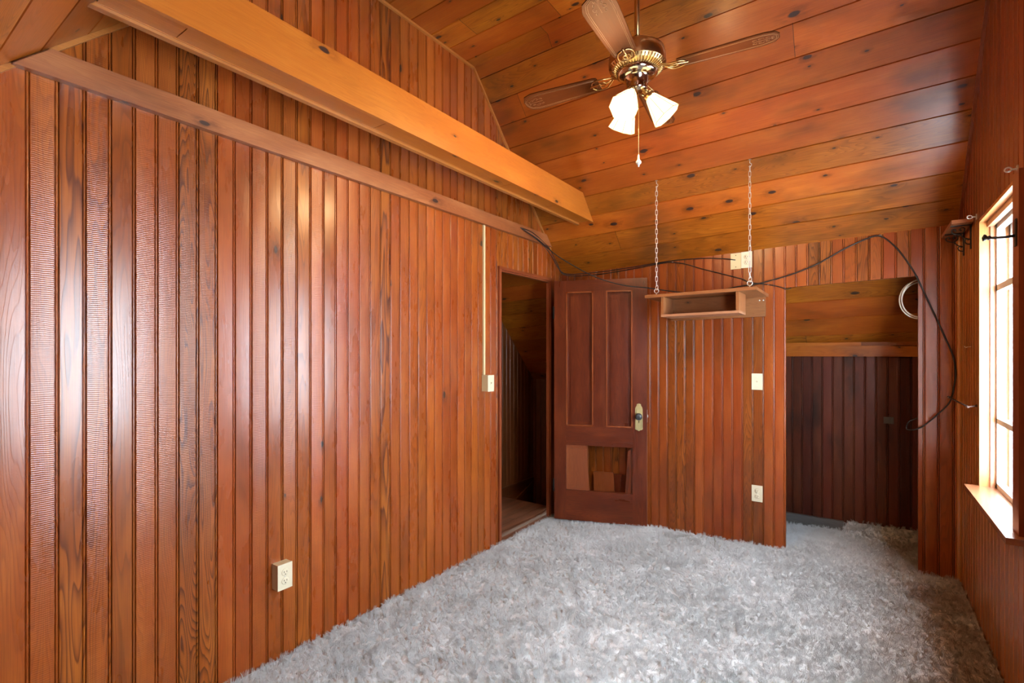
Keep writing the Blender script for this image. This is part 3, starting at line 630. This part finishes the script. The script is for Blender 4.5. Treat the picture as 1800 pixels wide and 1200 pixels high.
def blade(ang):
    b = bpy.data.objects
    R = Matrix.Rotation(ang, 4, 'Z'); T0 = Matrix.Translation((0, 0, L_(2.682))) @ R @ Matrix.Rotation(math.radians(9), 4, 'X')
    f = lambda x, y, z=0.: T0 @ Vector((x, y, z))
    out = [(.19,-.045), (.205,-.052), (.50,-.066), (.545,-.066), (.585,-.052), (.602,-.02), (.602,.02), (.585,.052), (.545,.066), (.50,.066), (.205,.052), (.19,.045)]
    mb = MB(); n = len(out); bot = [f(x, y, -.003) for x, y in out]; tp = [f(x, y, .003) for x, y in out]
    mb.poly(bot[::-1], [q for q in out[::-1]]); mb.poly(tp, out)
    for i in range(n): mb.poly([bot[i], bot[(i+1)%n], tp[(i+1)%n], tp[i]], [out[i], out[(i+1)%n], out[(i+1)%n], out[i]])
    bl = mb.build('fan_blade', 'blade', fan)
    mb = MB(); 
    for s in (.78, .68): mb.tube([f(.21+(x-.21)*(1 if x < .3 else (.985 if s > .7 else .97)), y*s, -.0035) for x, y in out[1:-1]], .0009, 4, True)
    for s in (-1, 1):
        for (cx, cy, r) in ((.53, .018, .014), (.505, .016, .010), (.555, .014, .009), (.575, .008, .006)):
            mb.tube([f(cx+r*(1-.12*t)*cos(t*.9), s*(cy+r*(1-.12*t)*sin(t*.9)*.8), -.0035) for t in [k*.5 for k in range(13)]], .0009, 4)
    mb.tube([f(.50,0,-.0035), f(.59,0,-.0035)], .0009, 4)
    mb.build('blade_stencil', 'stencil', bl)
    mb = MB()
    for s in (-1, 1):
        mb.tube(spline([f(.118, s*.008, .012), f(.14, s*.022, .0), (f(.16, s*.034, -.006)), f(.19, s*.036, -.006), f(.215, s*.026, -.006), f(.225, s*.008, -.006)], 6), .0034, 8)
        mb.tube(spline([f(.15, 0, -.006), f(.165, s*.014, -.006), f(.185, s*.012, -.006), f(.18, 0, -.006)], 6), .0026, 6)
    mb.tube([f(.118, 0, .012), f(.14, 0, -.002), f(.235, 0, -.006)], .004, 8); mb.build('blade_iron', 'brass', bl)
for k in range(4): blade(math.radians(5.5+90*k))
right = Vector((CY, SY, 0)); tow = Vector((SY, -CY, 0))
for a in (10, 130, 250):
    a = math.radians(a); e = right*cos(a)+tow*sin(a); up = Vector((0,0,1)); ax = (e*.62-up*.79).normalized(); o0 = e*.03+Vector((0,0,L_(2.606)))
    mb = MB(); mb.lathe([(.012, -.01), (.014, .02), (.019, .028), (.024, .032), (.024, .052), (.021, .056)], o0, ax, 20); mb.build('lamp_socket', 'brass', fan)
    side = up.cross(e).normalized(); n2 = ax.cross(side).normalized(); c0 = o0+ax*.048
    def ring_(t, s, ch):   # chamfered square
        p = []
        for (sx, sy) in ((1,1), (-1,1), (-1,-1), (1,-1)):
            q = [(s*sx, s*sy*ch), (s*sx*ch, s*sy)]
            if sx*sy < 0: q = q[::-1]
            p += q
        return [c0+ax*t+side*x+n2*y for x, y in p]
    R0, R1, R2 = ring_(0, .021, .5), ring_(.012, .026, .5), ring_(.125, .063, .42)
    mb = MB()
    for A, B in ((R0, R1), (R1, R2)):
        for i in range(8): mb.poly([A[i], A[(i+1)%8], B[(i+1)%8], B[i]])
    sh = mb.build('glass_shade', 'shade', fan); so = sh.modifiers.new('t', 'SOLIDIFY'); so.thickness = .002
    mb = MB()
    for i in range(8): mb.tube([R1[i], R2[i]], .0013, 5)
    mb.tube(R2, .0016, 5, True); mb.build('shade_frame', 'brass', sh)
    mb = MB(); mb.lathe([(.0, -.0), (.012, .0), (.014, .02), (.026, .045), (.028, .06), (.02, .078), (0, .084)], c0, ax, 20); mb.build('bulb', 'bulb', fan)
    li = bpy.data.lights.new('lamp_light', 'POINT'); li.energy = 13; li.color = (1., .62, .30); li.shadow_soft_size = .03
    lo = bpy.data.objects.new('lamp_light', li); C.objects.link(lo); lo.parent = fan; lo.location = c0+ax*.14
mb = MB(); n = 60; z0 = L_(2.59); z1 = L_(2.285)
mb.tube([(0.012, -.012, z0), (.012, -.012, z1)], .0011, 6)
for k in range(n): 
    z = z0+(z1-z0)*k/n; mb.lathe([(0, .0018), (.0018, 0), (0, -.0018)], (.012, -.012, z), seg=6)
mb.build('pull_chain', 'brass', fan)
mb = MB(); mb.lathe([(.002, .035), (.004, .03), (.005, .012), (.007, .008)], (.012, -.012, z1-.03), seg=16); mb.lathe([(.007, .008), (.013, .002), (.013, -.006), (.006, -.012), (.004, -.016), (.005, -.02), (0, -.024)], (.012, -.012, z1-.03), seg=20); mb.build('pull_knob', 'porcelain', fan)

# ------------------------------------------------------------------ hanging shelf
szb, szt = 1.737, 1.757; sx0, sx1 = -1.262, -.545; sy0, sy1 = 3.45, 3.955
tilt = .012
root = empty('hanging_shelf', (sx0, sy0, szb)); tag(root, 'brown wooden shelf with an open cubby below, hung on chains at the back wall', 'shelf'); o = Vector(root.location)
def S(name, a, b, g=0, bev=.0015, mat='shelf'):
    mb = MB(); c = []
    (x0,y0,z0),(x1,y1,z1) = a, b
    q = lambda x: tilt*(x-sx0)
    mb.hexa([Vector(p)-o for p in ((x0,y0,z0+q(x0)),(x1,y0,z0+q(x1)),(x1,y1,z0+q(x1)),(x0,y1,z0+q(x0)),(x0,y0,z1+q(x0)),(x1,y0,z1+q(x1)),(x1,y1,z1+q(x1)),(x0,y1,z1+q(x0)))], g)
    return mb.build(name, mat, root, bev)
S('top_board', (sx0, sy0, szb), (sx1, sy1, szt)); cx0, cx1, czb = -1.155, -.650, 1.600; cy1 = 3.70
S('cubby_bottom', (cx0, 3.475, czb), (cx1, cy1, czb+.016), mat='edge'); S('cubby_side', (cx0, 3.475, czb+.016), (cx0+.018, cy1, szb), 2); S('cubby_side', (cx1-.018, 3.475, czb+.016), (cx1, cy1, szb), 2)
S('cubby_back', (cx0+.018, cy1-.015, czb+.016), (cx1-.018, cy1, szb))
S('wall_cleat', (-1.229, 3.933, 1.600), (-.562, 3.955, szb))
for x in (-.60, -.575):
    mb = MB(); mb.lathe([(0,.002),(.004,.0015),(.005,0)], Vector((x, 3.933, 1.722))-o, (0,-1,0), 10); mb.build('screw', 'steel', root)
# chains
def chain(px, pyt, pyb, label):
    d = ray(px, pyt); p = onY(px, pyt, 3.485); p.z = ceil_z(p.y)+fz(p.x)-.003
    root = empty('hanging_chain', p); tag(root, label, 'chain', 'chains holding the shelf'); zt = p.z
    zbot = szt+tilt*(p.x-sx0)
    mb = MB(); mb.lathe([(0,.003),(.009,.003),(.009,0)], (0,0,-.002), seg=12); mb.tube([(0,0,0), (0,0,-.022)], .002, 8); mb.tube(spline([(0,0,-.022), (.009,0,-.028), (.008,0,-.040), (0,0,-.046), (-.006,0,-.042)], 6), .002, 8); mb.build('ceiling_hook', 'steel', root)
    # screw eye in the shelf
    ez = zbot-zt; mb = MB(); mb.tube([(0,0,ez-.01), (0,0,ez+.012)], .0025, 8); mb.lathe([(0,.004),(.009,.004),(.009,0)], (0,0,ez), seg=12)
    mb.tube([(.015*cos(t), 0, ez+.028+.015*sin(t)) for t in [2*pi*k/24 for k in range(24)]], .003, 8, True); mb.build('screw_eye', 'steel', root)
    mb = MB(); mb.tube([Vector((.008*cos(t)+.002, .011*sin(t)*.2, ez+.052+.018*sin(t))) for t in [2*pi*k/20 for k in range(20)]], .0022, 6, True); mb.build('snap_link', 'steel', root)
    top_ = -.040; bot_ = ez+.062; Lk = .040; pitch = Lk-.0065; nl = max(1, round((top_-bot_)/pitch)); pitch = (top_-bot_)/nl
    ml = MB(); h = Lk/2-.0065; pts = []
    for k in range(9): a = pi*k/8; pts.append((.0065*cos(a), 0, h+.0065*sin(a)))
    for k in range(9): a = pi+pi*k/8; pts.append((.0065*cos(a), 0, -h+.0065*sin(a)))
    ml.tube(pts, .0019, 6, True); first = ml.build('chain_link', 'steel', root)
    for k in range(nl):
        l = first if k == 0 else first.copy()
        if k: C.objects.link(l); l.parent = root
        l.location = (0, 0, top_-pitch*(k+.5)); l.rotation_euler = (0, 0, math.radians(35 if k % 2 else 125)+random.uniform(-.15, .15))
chain(1154, 318, 511, 'left galvanised chain holding the shelf from the sloping ceiling')
chain(1318, 281, 495, 'right galvanised chain holding the shelf, in front of the high outlet')

# ------------------------------------------------------------------ cables
def cable(pts, label, r=.0035, mat='black', name='cable', cat='cable', n=10, group=None):
    P = spline(pts, n); c = P[0].copy(); mb = MB(); mb.tube([p-c for p in P], r, 8); return tag(mb.build(name, mat, loc=c), label, cat, group)
yw = YB-.008
cable([onX(915, 400, XL+.035), onX(935, 408, XL+.035), onX(955, 425, XL+.03), atD(968, 440, 4.30), atD(979, 462, 4.38), atD(994, 481, 4.40), onY(1053, 478, yw), onY(1120, 468, yw), onY(1183, 458, yw), onY(1235, 454, yw), onY(1270, 454.5, yw), onY(1286, 456, YB-.014), onY(1293, 457, YB-.003)],
      'black cable along the ceiling edge to the yellowed plate')
cable([onX(918, 402, XL+.042), onX(938, 416, XL+.042), onX(955, 431, XL+.036), atD(969, 449, 4.26), atD(981, 470, 4.34), atD(997, 484, 4.38), onY(1053, 482, yw-.004), onY(1120, 471, yw-.004), onY(1183, 461, yw-.004), onY(1240, 474, yw), onY(1300, 489, yw), onY(1318, 496, yw), onY(1350, 500, yw), onY(1370, 504, yw), onY(1383, 508, YB-.012), onY(1391, 506, YB-.012)],
      'black cable crossing the back wall down to the closet corner')
cable([onX(921, 404, XL+.05), atD(945, 420, 4.02), atD(975, 446, 3.98), atD(1010, 468, 3.94), atD(1050, 488, 3.90), atD(1095, 501, 3.86), atD(1140, 506, 3.84), onY(1175, 511, 3.90), onY(1220, 515, 3.925), onY(1262, 511, YB-.015), onY(1300, 503, YB-.013), onY(1330, 499, YB-.013), onY(1365, 490, yw), onY(1400, 479, yw), onY(1440, 462, yw), onY(1483, 438, yw), onY(1522, 420, yw), onY(1547, 415, yw), onY(1573, 433, yw), onY(1597, 463, yw), onY(1613, 490, yw), onY(1640, 547, yw), onY(1663, 597, yw), onY(1675, 625, YB-.012), onY(1680, 655, YB-.02), onY(1677, 680, YB-.03), onY(1670, 705, YB-.03), onY(1655, 722, YB-.03), onY(1625, 747, YB-.02), onY(1607, 755, YB-.01), onY(1594, 754, YB+.02), onY(1597, 742, YB+.06), onY(1612, 735, YB+.06), onY(1635, 730, YB+.06)],
      'black cable drooping past the door and looping down beside the closet', .0042, n=8)
for px, py, wall in ((1050, 476, 0), (1183, 457, 0), (1351, 500, 0), (1547, 413, 0)):
    p = onY(px, py, YB); p.z = min(p.z, ceil_z(YB)+fz(p.x)-.008); mb = MB(); mb.tube([(-.0055,0,-.003), (-.0055,-.014,-.003), (0,-.017,-.003), (.0055,-.014,-.003), (.0055,0,-.003)], .0012, 5)
    tag(mb.build('cable_staple', 'steel', loc=p), {1050:'small staple holding the cable above the door', 1183:'small staple where the cables split right of the left chain', 1351:'small staple right of the hanging shelf', 1547:'small staple at the peak of the cable above the closet'}[px], 'staple', 'cable staples')
# white coil hanging inside the closet
c = onY(1619, 525, YB+.10); P = []
for k in range(0, 140):
    t = k/140*2*pi*3.0; rr = .118+.010*sin(t*.37); P.append(Vector((rr*.98*cos(t)*.86, .012*sin(t*.6)+.01*k/140, rr*sin(t)-.004*cos(t*.5))))
mb = MB(); mb.tube(P, .0036, 7); tag(mb.build('cable_coil', 'whitecable', loc=c), 'white cable coil hanging inside the closet opening at upper right', 'cable')

# ------------------------------------------------------------------ corner shelf with scroll brackets
root = empty('wall_shelf', (XR, 3.74, 2.036)); tag(root, 'small wooden corner shelf on black iron scroll brackets above the window wall', 'shelf'); o = Vector(root.location)
mb = MB(); mb.box(Vector((XR-.088, 3.534, 2.036))-o, Vector((XR-.001, 3.948, 2.055))-o, 1); mb.build('shelf_board', 'batten', root, .002)
for y in (3.60, 3.83):
    mb = MB(); q = lambda x, z: Vector((XR-x, y, z))-o
    mb.box(Vector((XR-.006, y-.006, 1.905))-o, Vector((XR-.001, y+.006, 2.035))-o); mb.box(Vector((XR-.085, y-.006, 2.031))-o, Vector((XR-.001, y+.006, 2.036))-o)
    mb.tube(spline([q(.006, 1.93), q(.02, 1.935), q(.027, 1.95), q(.018, 1.96), q(.012, 1.951)], 6), .003, 6)
    mb.tube(spline([q(.006, 1.955), q(.03, 1.968), q(.045, 1.985), q(.062, 1.99), q(.078, 2.0), q(.078, 2.015), q(.066, 2.017), q(.064, 2.006)], 6), .0032, 6)
    mb.tube(spline([q(.045, 1.985), q(.030, 2.0), q(.028, 2.018), q(.04, 2.024), q(.047, 2.012), q(.039, 2.006)], 6), .003, 6)
    mb.build('scroll_bracket', 'iron', root)

# unseen fill lamp added to brighten the landing, beyond the doorway's near side
root = empty('landing_fill_lamp', (-2.72, 2.50, 2.95)); tag(root, 'unseen round fill lamp added to brighten the landing beyond the left wall', 'fill light')
mb = MB(); mb.lathe([(.07, 0), (.075, -.012), (.06, -.022), (0, -.022)], seg=24); mb.build('base', 'ivory', root)
mb = MB(); mb.lathe([(.05, -.022), (.085, -.05), (.09, -.085), (.06, -.12), (0, -.13)], seg=24); mb.build('fill_lamp_globe', emit('fill_globe', (1., .8, .55), 5.), root)
li = bpy.data.lights.new('landing_fill', 'POINT'); li.energy = 7; li.color = (1., .75, .5); li.shadow_soft_size = .06
lo = bpy.data.objects.new('landing_fill', li); C.objects.link(lo); lo.parent = root; lo.location = (0, 0, -.2)
# ------------------------------------------------------------------ small window hardware
for y, z, lab in ((3.44, 2.04, 'small clear curtain-rod bracket at the far top corner of the window'), (2.615, 2.035, 'small clear curtain-rod bracket at the near top corner of the window')):
    mb = MB(); mb.box((-.004, -.008, -.014), (-.0, .008, .014)); mb.tube([(0,0,0), (-.018,0,.002)], .004, 8); mb.tube([(-.027+.010*cos(t), 0, .003+.008*sin(t)) for t in [2*pi*k/16 for k in range(16)]], .0028, 6, True)
    tag(mb.build('curtain_bracket', 'clear', loc=(XR-.001, y, z)), lab, 'bracket', 'curtain-rod brackets')
p = Vector((XR-.015, 2.565, 1.79)); root = empty('curtain_holdback', p); tag(root, 'black iron curtain holdback on the near window casing', 'holdback')
mb = MB(); mb.box((-.004, -.011, -.05), (0, .011, .05)); mb.build('back_plate', 'iron', root, .002)
mb = MB(); mb.tube([(-.003,0,-.01), (-.03,.004,-.012), (-.07,.012,-.008)], [.0055,.0045,.0045], 8); mb.lathe([(0,-.004),(.006,-.002),(.009,.004),(.006,.008),(.012,.014),(.013,.02),(0,.024)], (-.068,.012,-.008), (-1,.1,.15), 12); mb.build('hook_arm', 'iron', root)
# rusty swing rod on the wall beyond the window
a = onX(1717, 713, XR-.002); b = Vector((.436, 3.40, 1.077)); c = atD(1668, 698, 2.83)
root = empty('towel_rod', a); tag(root, 'thin rusty swing rod sticking out from the right wall beside the window', 'rod')
mb = MB(); mb.tube([Vector((0,0,0)), b-a], .0032, 8); mb.lathe([(0,.004),(.007,.003),(.009,0)], (0,0,0), (-1,0,0), 12); mb.build('wall_arm', 'rust', root)
mb = MB(); mb.tube([b-a+Vector((.004,0,0)), (b+c)/2-a, c-a], .0042, 8); mb.lathe([(0,-.008),(.007,-.006),(.008,0),(.007,.006),(0,.008)], c-a, (0,0,1), 12); mb.lathe([(0,-.006),(.006,-.004),(.006,.004),(0,.006)], b-a, (0,0,1), 12); mb.build('rod', 'rust', root)
p = onX(1707, 609, XR-.001); mb = MB(); mb.tube(spline([(0,0,0), (-.012,.0,-.001), (-.022,.004,-.004), (-.026,.006,.004)], 6), .0017, 6); mb.lathe([(0,.002),(.004,0)], (0,0,0), (-1,0,0), 8)
tag(mb.build('wall_hook', 'porcelain', loc=p), 'tiny white wire hook on the right wall between corner and window', 'hook')

# ------------------------------------------------------------------ light
sc = bpy.context.scene
w = bpy.data.worlds.new('overcast'); sc.world = w; w.use_nodes = True; nt = w.node_tree; bg = nt.nodes['Background']
bg.inputs[0].default_value = (.80, .90, 1., 1); bg.inputs[1].default_value = 23.
for y0, y1 in (W1, W2):
    li = bpy.data.lights.new('window_portal', 'AREA'); li.shape = 'RECTANGLE'; li.size = 1.35; li.size_y = y1-y0; li.cycles.is_portal = True
    lo = bpy.data.objects.new('window_portal', li); C.objects.link(lo); lo.location = (XR+.16, (y0+y1)/2, (WZ0+WZ1)/2); lo.rotation_euler = (0, pi/2, 0)
vs_ = sc.view_settings; vs_.view_transform = 'Standard'; vs_.look = 'None'; vs_.gamma = 1; vs_.exposure = .54; vs_.use_curve_mapping = False
sc.cycles.max_bounces = 6; sc.cycles.use_adaptive_sampling = True; sc.cycles.adaptive_threshold = .10; sc.cycles.adaptive_min_samples = 20; sc.cycles.diffuse_bounces = 3; sc.cycles.use_light_tree = False; sc.cycles.sample_clamp_indirect = 6.
